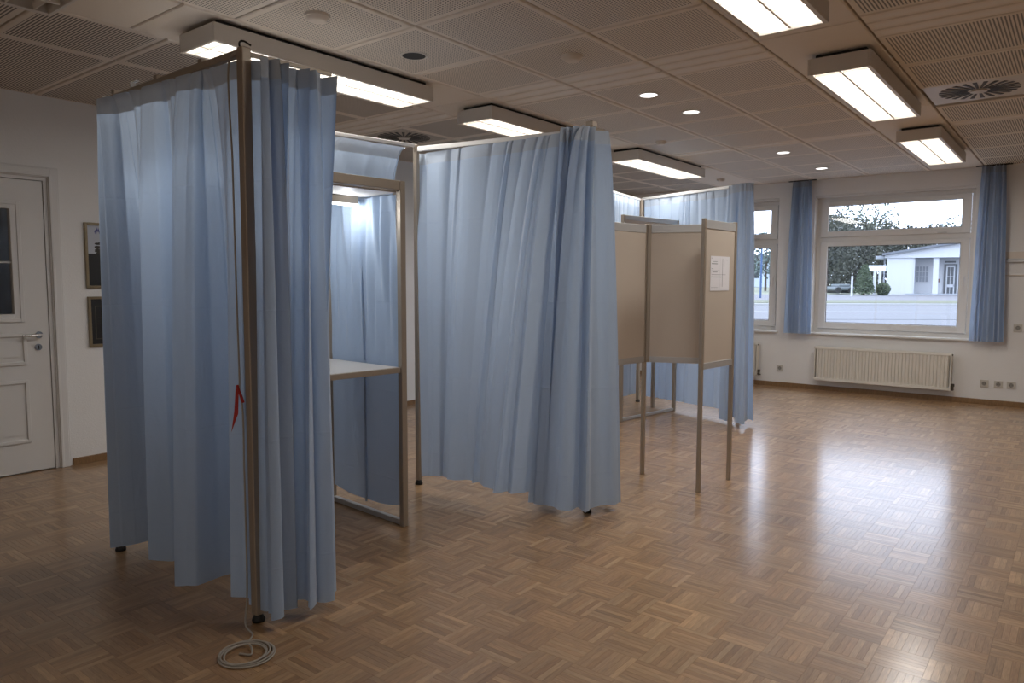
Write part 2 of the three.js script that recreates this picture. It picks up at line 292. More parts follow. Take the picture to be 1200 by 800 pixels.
/* door in the left wall */
{
  const g = structGroup('door_1');
  const zA = DZ0, zB = DZ1, fr = XL;
  const arch = [];
  for (const [w, t, off] of [[0.075, 0.016, 0], [0.045, 0.026, 0.012], [0.018, 0.032, 0.05]]) {
    arch.push(rbox(t, DH + 0.075 - off, w, fr + t / 2, (DH + 0.075 - off) / 2, zA - 0.0 - 0.075 + w / 2 + off, 0.004), rbox(t, DH + 0.075 - off, w, fr + t / 2, (DH + 0.075 - off) / 2, zB + 0.075 - w / 2 - off, 0.004));
    arch.push(rbox(t - 0.001, w, zB - zA + 0.15 - 2 * off - 2 * w + 0.004, fr + t / 2, DH + 0.075 - off - w / 2, (zA + zB) / 2, 0.004));
  }
  mesh('architrave', arch, M.doorPaint, g);
  mesh('door_lining', [span(fr - WT, fr + 0.001, 0, DH, zA, zA + 0.022), span(fr - WT, fr + 0.001, 0, DH, zB - 0.022, zB), span(fr - WT, fr + 0.001, DH - 0.022, DH, zA + 0.022, zB - 0.022)], M.doorPaint, g);
  const lz0 = zA + 0.027, lz1 = zB - 0.027, xf = fr - 0.004, th = 0.045, yT = DH - 0.027, y0 = 0.008;
  const gz0 = -1.85, gz1 = lz1 - (-1.85 - lz0) , gy0 = 1.128, gy1 = 1.868;   // glazed field
  mesh('door_leaf', [span(xf - th, xf, y0, gy0, lz0, lz1), span(xf - th, xf, gy1, yT, lz0, lz1), span(xf - th, xf, gy0, gy1, lz0, gz0), span(xf - th, xf, gy0, gy1, gz1, lz1)], M.doorPaint, g);
  mesh('door_pane', span(xf - 0.026, xf - 0.022, gy0 - 0.002, gy1 + 0.002, gz0 - 0.002, gz1 + 0.002), M.glass, g);
  mesh('glazing_bar', [span(xf - 0.03, xf - 0.018, 1.488, 1.5, gz0, gz1)], M.doorPaint, g);
  const ring = (a0, a1, b0, b1, w, t) => [rbox(t, b1 - b0, w, xf + t / 2 - 0.001, (b0 + b1) / 2, a0 + w / 2, 0.004), rbox(t, b1 - b0, w, xf + t / 2 - 0.001, (b0 + b1) / 2, a1 - w / 2, 0.004), rbox(t - 0.001, w, a1 - a0 - 2 * w + 0.004, xf + t / 2 - 0.0015, b0 + w / 2, (a0 + a1) / 2, 0.004), rbox(t - 0.001, w, a1 - a0 - 2 * w + 0.004, xf + t / 2 - 0.0015, b1 - w / 2, (a0 + a1) / 2, 0.004)];
  mesh('glazing_moulding', [...ring(gz0 - 0.06, gz1 + 0.06, gy0 - 0.05, gy1 + 0.05, 0.026, 0.014), ...ring(gz0 - 0.04, gz1 + 0.04, gy0 - 0.035, gy1 + 0.035, 0.042, 0.008)], M.doorPaint, g);
  for (const [b0, b1] of [[0.775, 1.0], [0.22, 0.668]]) mesh('panel_moulding', [...ring(-1.915, lz1 - 0.14, b0, b1, 0.024, 0.014), span(xf - 0.001, xf + 0.006, b0 + 0.06, b1 - 0.06, -1.855, lz1 - 0.2)], M.doorPaint, g);
  const hz = -1.992, hy = 0.983;
  mesh('door_handle', [cyl(0.024, 0.024, 0.01, 0, 0, 0, 20).rotateZ(Math.PI / 2).translate(xf + 0.005, hy, hz), cyl(0.009, 0.009, 0.05, 0, 0, 0, 12).rotateZ(Math.PI / 2).translate(xf + 0.03, hy, hz), cyl(0.009, 0.008, 0.12, 0, 0, 0, 12).rotateX(Math.PI / 2).translate(xf + 0.052, hy, hz + 0.055)], M.chrome, g);
  const kp = mesh('key_plate', cyl(0.023, 0.023, 0.009, 0, 0, 0, 20).rotateZ(Math.PI / 2).translate(xf + 0.0045, 0.895, -1.985), M.chrome, g);
  mesh('keyhole', [rbox(0.004, 0.026, 0.01, xf + 0.009, 0.894, -1.985, 0.001)], M.black, kp);
}

/* ---------- ceiling fittings ---------- */
const lampHousing = (() => {
  const w = 0.335, L = 1.54, t = 0.014, h = 0.092, y0 = 0;
  return merge([rbox(t, h, L, -w / 2 + t / 2, h / 2, 0, 0.003), rbox(t, h, L, w / 2 - t / 2, h / 2, 0, 0.003), rbox(w - 2 * t, h, t, 0, h / 2, -L / 2 + t / 2, 0.003), rbox(w - 2 * t, h, t, 0, h / 2, L / 2 - t / 2, 0.003), box(w - 0.004, 0.006, L - 0.004, 0, h - 0.003, 0), rbox(t + 0.006, 0.008, L - 0.01, -w / 2 + t, 0.006, 0, 0.002), rbox(t + 0.006, 0.008, L - 0.01, w / 2 - t, 0.006, 0, 0.002)]);
})();
const lampMount = box(0.27, 0.024, 1.46, 0, 0.104, 0), lampGlow = box(0.30, 0.004, 1.505, 0, 0.05, 0);
const lampSpine = rbox(0.012, 0.03, 1.5, 0, 0.02, 0, 0.003);
const lampBlade = (() => { const s = new THREE.Shape(); s.moveTo(-0.0015, 0); s.lineTo(0.0015, 0); s.lineTo(0.007, 0.032); s.lineTo(-0.007, 0.032); s.closePath(); return new THREE.ExtrudeGeometry(s, { depth: 0.136, bevelEnabled: false }).rotateY(Math.PI / 2).translate(-0.068, 0.004, 0); })();
function ceilingLamp(x, zc, on, label) {
  const g = thing('ceiling_lamp', label, 'ceiling lamp', [x, C - 0.117, zc], 0, 'louvred ceiling lamps');
  mesh('housing', lampHousing, M.whiteMetal, g); mesh('mounting_plate', lampMount, M.black, g);
  mesh('tube_panel', lampGlow, on ? M.tubeGlow : M.tubeOff, g); mesh('spine', lampSpine, M.louvre, g);
  for (let k = 0; k < 14; k++) for (const s of [-1, 1]) { const b = mesh('louvre_blade', lampBlade, M.louvre, g); b.position.set(s * 0.076, 0, -0.7 + k * 1.4 / 13); }
  if (on) {
    const l = new THREE.RectAreaLight(TUBE, LAMP_POWER, 0.28, 1.46); l.rotation.x = -Math.PI / 2; l.position.set(0, -0.004, 0); l.name = 'lamp_light'; g.add(l);
  }
  return g;
}
ceilingLamp(-1.148, -2.82, true, 'lit louvred ceiling lamp showing curved cross blades, right lamp row');
ceilingLamp(-1.148, -5.185, true, 'lit louvred ceiling lamp between the bladed lamp and the lamp at the window');
ceilingLamp(-1.148, -7.68, true, 'lit louvred ceiling lamp closest to the large window');
ceilingLamp(-3.60, -2.765, true, 'lit louvred ceiling lamp above the front voting booth');
ceilingLamp(-3.60, -4.90, true, 'lit ceiling lamp partly behind the rail of the second booth');
ceilingLamp(-3.585, -7.09, true, 'lit ceiling lamp above the laminate voting screen and far booth');
ceilingLamp(-1.148, 1.92, true, 'lit louvred ceiling lamp at the end of the right row, far from the windows');
ceilingLamp(1.30, 1.92, true, 'lit louvred ceiling lamp in the third row beside the end wall');
ceilingLamp(-3.55, -0.60, false, 'unlit grey louvred ceiling lamp in front of the door');

const ringGeo = (r0, r1, h, n = 36) => new THREE.LatheGeometry([[r0, 0.01], [r0, -h], [r1 - 0.006, -h], [r1, -0.002], [r1, 0.004]].map(a => new THREE.Vector2(...a)), n);
function downlight(x, z, on, label, r = 0.06) {
  const g = thing('downlight', label, 'downlight', [x, C, z], 0, 'recessed downlights');
  mesh('trim_ring', ringGeo(r, r + 0.014, 0.005), M.whiteMetal, g);
  mesh(on ? 'lens' : 'socket_opening', cyl(r, r, 0.003, 0, -0.0025, 0, 32), on ? M.downGlow : M.black, g);
  if (on) { const l = new THREE.SpotLight(lin(1, 0.93, 0.84), 1.2, 0, 1.2, 0.8); l.position.set(0, -0.012, 0); l.target.position.set(0, -2, 0); l.castShadow = true; l.name = 'downlight_light'; g.add(l, l.target); }
}
downlight(-2.45, -4.652, true, 'lit downlight in the first panel beyond the slat band');
downlight(-2.43, -5.306, true, 'lit downlight in the second panel beyond the slat band');
downlight(-2.434, -7.481, true, 'lit downlight just beyond the narrow slat joint');
downlight(-2.414, -8.757, true, 'lit downlight closest to the window wall');
downlight(-3.107, -3.039, false, 'unlit downlight with a black opening beside the booth lamp', 0.066);

function detector(x, z, r, label) {
  const g = thing('smoke_detector', label, 'smoke detector', [x, C, z], 0, 'ceiling detectors');
  mesh('base', cyl(r, r * 0.97, 0.014, 0, -0.007, 0, 32), M.panel, g);
  mesh('cap', new THREE.LatheGeometry([[0.001, -0.035], [r * 0.55, -0.034], [r * 0.72, -0.03], [r * 0.76, -0.024], [r * 0.86, -0.02], [r * 0.88, -0.014]].map(a => new THREE.Vector2(...a)), 32), M.panel, g);
}
detector(-3.02, -2.30, 0.062, 'round white smoke detector over the front booth corner');
detector(-2.39, -3.60, 0.062, 'round white smoke detector beside the slat band');
detector(-3.14, -6.22, 0.05, 'small round detector above the voting screen');
detector(-3.66, -8.9, 0.05, 'small round detector near the far booth curtain');

function airDiffuser(x, z, w, label) {
  const g = thing('air_diffuser', label, 'air diffuser', [x, C - 0.002, z], 0, 'swirl air diffusers');
  mesh('plate', rbox(w, 0.02, w, 0, 0.012, 0, 0.003), M.whiteMetal, g);
  mesh('hub', cyl(0.045, 0.05, 0.012, 0, -0.004, 0, 24), M.whiteMetal, g);
  const R = 0.235, s = new THREE.Shape(); s.moveTo(0.065, -0.006); s.lineTo(R * 0.95, -0.0125); s.absarc(0, 0, R, -0.055, 0.055, false); s.lineTo(0.065, 0.006); s.closePath();
  const slot = new THREE.ExtrudeGeometry(s, { depth: 0.003, bevelEnabled: false }).rotateX(Math.PI / 2).translate(0, 0.0015, 0);
  for (let k = 0; k < 24; k++) { const a = k * Math.PI / 12; const m = mesh('swirl_slot', slot, M.diffuserSlot, g); m.rotation.y = a; }
}
airDiffuser(-0.63, -5.90, 0.60, 'square plate air diffuser with swirl slots beside the right lamp row');
airDiffuser(-4.90, -4.66, 0.58, 'swirl air diffuser behind the front booth near the left lamp row');

/* ---------- curtains ---------- */
// A cloth lofted between a path along the rail and a path along the hem; both are lists of [x, z]; small pleats fade downwards.
function pathAt(pts, spline) { const c = new THREE.CatmullRomCurve3(pts.map(p => new THREE.Vector3(p[0], 0, p[1])), false, 'catmullrom', spline); return (t) => c.getPoint(Math.min(1, Math.max(0, t))); }
function curtain(name, label, o) {
  const { top, bot, yTop, yBot, pleats = 16, pleatAmp = 0.016, folds = 0, foldAmp = 0.03, nS = 260, nV = 60, header = 0.075, phase = 0, mat = M.cloth, sharp = 0.35, group = 'booth curtains', belly = 0.0, ease = 0.75, jit = 0.35, foldTop = 0 } = o;
  const T = pathAt(top, 0.1), B = pathAt(bot, sharp);
  const jits = Array.from({ length: 200 }, () => rr(-1, 1));
  const W = (s, n, k) => { const t = s * n + phase + jit * Math.sin(s * 9.1 + k) + jit * 0.6 * Math.sin(s * 23 + 2 * k); return t; };
  const pos = [], uv = [], rows = [];
  const grid = (v) => {
    const row = [];
    for (let i = 0; i <= nS; i++) {
      const s = i / nS, a = T(s), b = B(s), e = 0.001;
      const w = Math.pow(v, ease);
      const p = a.clone().lerp(b, w);
      // normal in plan
      const n0 = T(Math.min(1, s + 0.02)).lerp(B(Math.min(1, s + 0.02)), w).sub(T(Math.max(0, s - 0.02)).lerp(B(Math.max(0, s - 0.02)), w)); const nn = new THREE.Vector3(n0.z, 0, -n0.x).normalize();
      const yb = typeof yBot === 'function' ? yBot(s) : yBot, yt = typeof yTop === 'function' ? yTop(s) : yTop;
      const tp = W(s, pleats, 1), fr = tp - Math.floor(tp);
      const am = 0.65 + 0.35 * jits[((Math.floor(tp) % 200) + 200) % 200], c0 = 0.5 + 0.12 * jits[((Math.floor(tp) % 97) + 97) % 97 + 100];
      const pinch = Math.exp(-Math.pow((fr - c0) / 0.07, 2));                                     // pinch pleats at the tape
      const ridge = Math.pow(Math.max(0, 1 - Math.abs(fr - c0) / 0.5), 1.6) - 0.35;                // soft ridges below each pinch
      let d = 0.016 * pinch * Math.exp(-v * 9) + pleatAmp * am * ridge * Math.min(1, v * 16) * (0.28 + 0.72 * Math.exp(-v * 2.2));
      if (folds) { const tf = W(s, folds, 4), ft = tf - Math.floor(tf), fa = 0.75 + 0.25 * jits[((Math.floor(tf) % 60) + 60) % 60 + 30]; const saw = ft < 0.62 ? ft / 0.62 : (1 - ft) / 0.38; d += foldAmp * fa * (foldTop + (1 - foldTop) * Math.pow(v, 0.6)) * (1.2 * saw + 0.8 * saw * saw * (3 - 2 * saw) - 1); }
      d += belly * Math.sin(Math.PI * v) ;
      p.addScaledVector(nn, d);
      row.push([p.x, yt + (yb - yt) * v, p.z, s]);
    }
    return row;
  };
  const build = (v0, v1, n, lenScale, out = 0) => {
    const R = []; for (let j = 0; j <= n; j++) R.push(grid(v0 + (v1 - v0) * j / n));
    const P = [], U = [], I = []; const lens = [0]; for (let i = 1; i <= nS; i++) lens.push(lens[i - 1] + Math.hypot(R[n][i][0] - R[n][i - 1][0], R[n][i][2] - R[n][i - 1][2]));
    for (let j = 0; j <= n; j++) for (let i = 0; i <= nS; i++) { const q = R[j][i]; P.push(q[0], q[1], q[2]); U.push(lens[i], q[1]); }
    for (let j = 0; j < n; j++) for (let i = 0; i < nS; i++) { const a = j * (nS + 1) + i, b = a + 1, c = a + nS + 1, d = c + 1; I.push(a, c, b, b, c, d); }
    const g = new THREE.BufferGeometry(); g.setAttribute('position', new THREE.Float32BufferAttribute(P, 3)); g.setAttribute('uv', new THREE.Float32BufferAttribute(U, 2)); g.setIndex(I); g.computeVertexNormals(); return g;
  };
  const g = thing(name, label, 'curtain', [0, 0, 0], 0, group);
  const hgt = (typeof yTop === 'function' ? yTop(0) : yTop) - 0.08, hv = header / hgt;
  mesh('header_tape', build(0, hv, 4), M.header, g);
  mesh('cloth', build(hv, 1, nV), mat, g);
  return g;
}
const pts = (h, list) => list.map(([x, y]) => onY(x, y, h));

// front booth: wide curtain facing the camera
const b1L = onY(113, 116, 2.215);
curtain('booth_curtain', 'wide light blue curtain across the front booth, left of the bronze corner post', {
  top: [b1L, [-3.40, -1.572], [-3.1, -1.585], [-2.85, -1.600], [-2.572, -1.625]],
  bot: [[-3.62, -1.49], [-3.595, -1.60], [-3.57, -1.76], [-3.43, -1.66], [-3.35, -1.54], [-3.235, -1.60], [-3.19, -1.74], [-3.03, -1.60], [-2.925, -1.455], [-2.86, -1.51], [-2.86, -1.74], [-2.74, -1.66], [-2.67, -1.555], [-2.585, -1.61]],
  yTop: 2.215, yBot: (s) => 0.085 - 0.01 * Math.sin(s * 7), pleats: 11, pleatAmp: 0.04, nS: 440, phase: 0.2, sharp: 0.1, ease: 0.5 });
// front booth: gathered curtain on the side arm
curtain('booth_curtain', 'gathered light blue curtain bunched beside the bronze corner post of the front booth', {
  top: [[-2.60, -1.645], onY(314, 69, 2.205), onY(330, 74, 2.205), onY(350, 80, 2.205), onY(362, 83, 2.205), onY(390, 90.5, 2.205)],
  bot: [[-2.60, -1.645], [-2.50, -1.62], ...pts(0.05, [[329, 720], [333, 711], [338, 707], [347, 710], [350, 705], [364, 708], [377, 706], [381, 696], [388, 698]])],
  yTop: 2.205, yBot: 0.05, pleats: 7, pleatAmp: 0.012, folds: 6, foldAmp: 0.062, foldTop: 0.75, nS: 400, phase: 0.1, sharp: 0.3, jit: 0.3 });
// rear curtain behind the table unit, from the left rear post to the next booth
const P0 = [-3.79, -1.61], P1 = [-2.552, -1.601], P2 = [-3.48, -3.418];
curtain('booth_curtain', 'light blue rear curtain showing as a band above the table unit hood', {
  top: [[P0[0] + 0.03, P0[1] - 0.06], [-3.70, -2.2], [-3.6, -2.75], [-3.52, -3.36]], bot: [[P0[0] - 0.05, P0[1] - 0.1], [-3.84, -2.2], [-3.78, -2.7], [-3.70, -3.25]], ease: 0.45,
  yTop: 2.235, yBot: 0.11, pleats: 13, pleatAmp: 0.035, folds: 6, foldAmp: 0.02, nS: 220, nV: 40 });
// second booth
curtain('booth_curtain', 'broad light blue curtain hanging from the pale rail of the second booth', {
  top: [onY(487, 181, 2.205), onY(540, 173, 2.205), onY(600, 164.5, 2.205), onY(640, 158.5, 2.205), onY(668, 154, 2.205)],
  bot: [...pts(0.1, [[494, 557], [505, 558], [521, 557], [523, 561], [545, 562], [559, 565], [560, 569], [578, 576], [596, 577]]), ...pts(0.1, [[616, 577], [630, 578]])],
  yTop: 2.205, yBot: 0.1, pleats: 12, pleatAmp: 0.034, folds: 7, foldAmp: 0.03, foldTop: 0.15, nS: 360, phase: 0.35, sharp: 0.2 });
curtain('booth_curtain', 'gathered light blue curtain bunched at the corner of the second booth', {
  top: [onY(655, 152, 2.225), onY(668, 149, 2.225), onY(682, 148, 2.225), onY(692, 149, 2.225), onY(708, 155, 2.225)],
  bot: pts(0.05, [[617, 590], [627, 591], [636, 588], [640, 580], [646, 579], [648, 591], [654, 595], [672, 597], [690, 597], [718, 592], [712, 580]]),
  yTop: 2.225, yBot: 0.05, pleats: 7, pleatAmp: 0.012, folds: 6, foldAmp: 0.06, foldTop: 0.8, nS: 400, phase: 0.6, sharp: 0.25, ease: 0.7 });
// far booth
const P3 = [-3.98, -7.42], P4 = [-2.62, -6.95];
curtain('booth_curtain', 'light blue curtain on the left side of the far booth, behind the voting screen', {
  top: [[-3.60, -4.7], [-3.76, -5.8], [-3.86, -6.6], [P3[0] + 0.01, P3[1] + 0.05]], bot: [[-3.62, -4.7], [-3.79, -5.8], [-3.9, -6.6], [P3[0], P3[1] + 0.08]],
  yTop: 2.285, yBot: 0.11, pleats: 26, pleatAmp: 0.04, folds: 9, foldAmp: 0.02, nS: 300, nV: 30 });
curtain('booth_curtain', 'light blue curtain across the back of the far booth', {
  top: [[P3[0] + 0.05, P3[1] + 0.02], [-3.3, -7.19], [P4[0] - 0.04, P4[1]]], bot: [[P3[0] + 0.1, P3[1] + 0.06], [-3.6, -7.28], [-3.3, -7.2], [-2.95, -7.1], [-2.72, -7.0]],
  yTop: 2.285, yBot: 0.09, pleats: 12, pleatAmp: 0.04, folds: 5, foldAmp: 0.014, nS: 260, nV: 40 });
curtain('booth_curtain', 'gathered light blue curtain at the window side corner of the far booth', {
  top: [onY(855, 218, 2.275), onY(866, 215, 2.275), onY(874, 214, 2.275), onY(883, 214, 2.275)], bot: pts(0.05, [[843, 490], [852, 493], [858, 489], [864, 496], [872, 497], [875, 491], [883, 493]]),
  yTop: 2.275, yBot: 0.05, pleats: 5, pleatAmp: 0.022, folds: 4, foldAmp: 0.02, foldTop: 0.8, nS: 200, nV: 40 });
// window curtains
function windowCurtain(label, x0, x1, x2, x3) {
  const z = ZF + 0.10; const path = (a, b) => [[a, z], [(2 * a + b) / 3, z], [(a + 2 * b) / 3, z], [b, z]];
  const c = curtain('window_curtain', label, { top: path(x0, x1), bot: path(x2, x3), yTop: 2.655, yBot: 0.72, pleats: 6, pleatAmp: 0.016, folds: 7, foldAmp: 0.036, foldTop: 0.7, nS: 280, nV: 36, header: 0.1, group: 'window curtains', jit: 0.15 });
  const rail = mesh('curtain_track', rbox(Math.abs(x1 - x0) + 0.12, 0.012, 0.02, (x0 + x1) / 2, 2.657, z, 0.002), M.black, c);
  return c;
}
windowCurtain('dusty blue pleated curtain between the two windows', -2.99, -2.77, -3.05, -2.715);
windowCurtain('dusty blue pleated curtain on the wall side of the large window', -0.955, -0.735, -1.0, -0.67);

/* ---------- booth frames ---------- */
function post(g, [x, z], h, r = 0.02, mat = M.bronze) {
  mesh('post', rbox(2 * r, h - 0.03, 2 * r, x, 0.03 + (h - 0.03) / 2, z, 0.005, 2), mat, g);
  mesh('foot', new THREE.LatheGeometry([[0.001, 0], [0.025, 0], [0.026, 0.008], [0.022, 0.018], [0.014, 0.032], [0.001, 0.034]].map(a => new THREE.Vector2(...a)), 20).translate(x, 0, z), M.black, g);
}
function rail(g, a, b, y, mat = M.railWhite, w = 0.022, h = 0.028) { return mesh('rail', bar([a[0], y, a[1]], [b[0], y, b[1]], w, h), mat, g); }
{
  const g = thing('curtain_stand', 'bronze post and pale rail frame carrying the curtains of the front booth', 'curtain stand', [0, 0, 0]);
  post(g, P1, 2.245); post(g, P0, 2.245); post(g, P2, 2.255, 0.016);
  rail(g, [P0[0], P0[1]], [P1[0] - 0.03, P1[1]], 2.228, M.bronze);
  rail(g, P0, P2, 2.248, M.railWhite, 0.018, 0.02);
  const arm = onY(388, 88, 2.22); rail(g, [P1[0] + 0.01, P1[1] - 0.02], [arm[0], arm[1]], 2.222, M.bronze, 0.014, 0.016);
  mesh('hook', tube([[P1[0] - 0.02, 2.24, P1[1]], [P1[0] - 0.01, 2.262, P1[1] + 0.01], [P1[0] + 0.02, 2.262, P1[1] + 0.01], [P1[0] + 0.035, 2.248, P1[1] - 0.01]], 0.004, 20, 6), M.black, g);
  for (const s of [0.12, 0.45, 0.75]) { const x = P0[0] + (P1[0] - P0[0]) * s; mesh('rail_clip', rbox(0.03, 0.02, 0.03, x, 2.25, P0[1], 0.004), M.bronze, g); }
  const br = onY(163, 96, 2.262);
  mesh('clear_bracket', [rbox(0.012, 0.03, 0.02, -3.47, 2.256, -1.61, 0.003), rbox(0.05, 0.008, 0.012, -3.44, 2.266, -1.61, 0.003)], M.clearPlastic, g);
}
const P5 = [-2.262, -3.612];
{
  const g = thing('curtain_stand', 'pale rail and post frame of the second booth joined to the slim bronze post', 'curtain stand', [0, 0, 0]);
  post(g, P5, 2.26, 0.018);
  const a = onY(487, 177, 2.225), b = onY(668, 150.5, 2.225);
  rail(g, [P2[0] + 0.018, P2[1]], [P5[0] - 0.02, P5[1]], 2.226, M.railWhite, 0.024, 0.03);
  const arm = onY(708, 153, 2.238); rail(g, [P5[0], P5[1] - 0.02], arm, 2.238, M.bronze, 0.014, 0.016);
  mesh('bracket', rbox(0.05, 0.03, 0.05, P5[0], 2.262, P5[1], 0.004), M.bronze, g);
}
{
  const g = thing('curtain_stand', 'pale rail and post frame of the far booth beside the window', 'curtain stand', [0, 0, 0]);
  post(g, P3, 2.30, 0.018); post(g, P4, 2.30, 0.018);
  rail(g, [P3[0] + 0.02, P3[1]], [P4[0] - 0.02, P4[1]], 2.30, M.railWhite, 0.024, 0.028);
  rail(g, [P3[0], P3[1] + 0.02], [-3.58, -4.6], 2.295, M.railWhite, 0.02, 0.022);
  post(g, [-3.57, -4.58], 2.30, 0.016);
}

/* ---------- writing table units ---------- */
const U1 = onY(473.5, 616, 0);
{
  const W = 0.93, Dp = 0.70, H = 1.905;
  // mirror: local +Z must point to world +Z, so turn the unit about its back corner
  const g = thing('writing_table', 'hooded writing table with taupe metal frame inside the front booth', 'voting table', [U1[0], 0, U1[1]], -4.5 * D, 'hooded writing tables');
  // here local -X runs back into the unit, +Z along the front edge
  const p = 0.036, ty = 0.898;
  for (const [a, b] of [[0, 0], [-Dp, 0], [0, W], [-Dp, W]]) mesh('leg', rbox(p, H, p, a, H / 2, b, 0.004, 2), M.bronze, g);
  for (const a of [0, -Dp]) mesh('top_beam', rbox(p - 0.004, 0.05, W - p, a, H - 0.025, W / 2, 0.003), M.bronze, g);
  for (const b of [0, W]) { mesh('top_rail', rbox(Dp - p, 0.05, p - 0.004, -Dp / 2, H - 0.025, b, 0.003), M.bronze, g); mesh('bottom_rail', rbox(Dp - p, 0.03, p - 0.008, -Dp / 2, 0.02, b, 0.003), M.alu, g); }
  mesh('tabletop', rbox(Dp - 0.03, 0.022, W - 0.05, -Dp / 2 + 0.008, ty - 0.011, W / 2, 0.003), M.tabletop, g);
  mesh('table_edge', rbox(0.014, 0.030, W - 0.045, 0.004, ty - 0.016, W / 2, 0.003), M.bronze, g);
  mesh('hood_board', box(Dp - p, 0.01, W - p, -Dp / 2, H - 0.056, W / 2), M.hoodWhite, g);
  // strip light under the hood
  const lx = -0.34;
  const sl = mesh('strip_light', rbox(0.05, 0.042, W - 0.1, lx, H - 0.083, W / 2, 0.004), M.bronze, g);
  mesh('led_lens', rbox(0.026, 0.014, W - 0.12, lx + 0.012, H - 0.109, W / 2 - 0.005, 0.005, 2), M.ledGlow, sl);
  for (let k = 0; k < 4; k++) { const l = new THREE.PointLight(lin(0.93, 0.97, 1.0), 0.16, 0, 2); l.position.set(lx + 0.012, H - 0.128, 0.12 + k * 0.225); l.castShadow = true; l.name = 'led_light'; g.add(l); }
  // side cloth: two lengths of blue cloth meeting in the middle, hung inside the side frame
  const cl = (x0, x1, yb0, yb1, name) => {
    const n = 60, nv = 50, P = [], U = [], I = [], ph = rr(0, 6);
    for (let j = 0; j <= nv; j++) for (let i = 0; i <= n; i++) {
      const s = i / n, v = j / nv, x = x0 + (x1 - x0) * s, yb = yb0 + (yb1 - yb0) * s - 0.012 * Math.sin(Math.PI * s), y = (H - 0.07) * (1 - v) + yb * v;
      const upper = Math.max(0, y - ty), drape = 0.034 * Math.sin(s * 9 + ph + upper * 2.2) * Math.min(1, upper * 1.5) + 0.016 * Math.sin(s * 19 + 2 * ph - upper * 4) * Math.min(1, upper * 1.6) + 0.006 * Math.sin(s * 7 + ph);
      const edge = 0.018 * Math.exp(-Math.pow(((x0 > x1 ? s : 1 - s)) * 9, 2)) * 0;
      P.push(x, y, -0.002 + Math.abs(drape) * (y > ty + 0.02 ? 1 : 0.25) * 0.8 + edge); U.push(x, y);
    }
    for (let j = 0; j < nv; j++) for (let i = 0; i < n; i++) { const a = j * (n + 1) + i, b = a + 1, c = a + n + 1, d = c + 1; I.push(a, c, b, b, c, d); }
    const q = new THREE.BufferGeometry(); q.setAttribute('position', new THREE.Float32BufferAttribute(P, 3)); q.setAttribute('uv', new THREE.Float32BufferAttribute(U, 2)); q.setIndex(I); q.computeVertexNormals();
    return mesh(name, q, M.cloth, g);
  };
  cl(-0.02, -0.345, 0.115, 0.085, 'side_cloth'); cl(-0.335, -Dp + 0.02, 0.085, 0.11, 'side_cloth');
  mesh('cloth_seam', [tube([[-0.34, H - 0.12, 0.014], [-0.341, 1.3, 0.016], [-0.339, 0.91, 0.012]], 0.006, 20, 6), tube([[-0.34, 0.86, 0.006], [-0.341, 0.4, 0.008], [-0.336, 0.075, 0.01]], 0.006, 20, 6)], M.cloth, g);
}
{
  const a = onY(727, 494, 0), H = 2.015, W = 0.92, Dp = 0.27;
  const g = thing('writing_table', 'tall bronze table frame with a beige top board behind the voting screen', 'voting table', [a[0], 0, a[1]], -8 * D, 'hooded writing tables');
  // -X back, -Z along the front
  const p = 0.034;
  for (const [x, z, h] of [[0, 0, H], [-Dp, 0, 0.878], [0, -W, H], [-Dp, -W, 0.878]]) mesh('leg', rbox(p, h, p, x, h / 2, z, 0.004, 2), M.bronze, g);
  mesh('top_beam', rbox(p - 0.004, 0.045, W - p, 0, H - 0.0225, -W / 2, 0.003), M.alu, g);
  mesh('bottom_rail', rbox(p - 0.008, 0.026, W - p, 0, 0.02, -W / 2, 0.003), M.alu, g);
  mesh('front_board', box(0.014, H - 0.045 - 0.92, W - p, 0, (H - 0.045 + 0.92) / 2, -W / 2), M.laminate, g);
  mesh('tabletop', rbox(Dp - 0.03, 0.022, W - 0.05, -Dp / 2, 0.889, -W / 2, 0.003), M.tabletop, g);
}

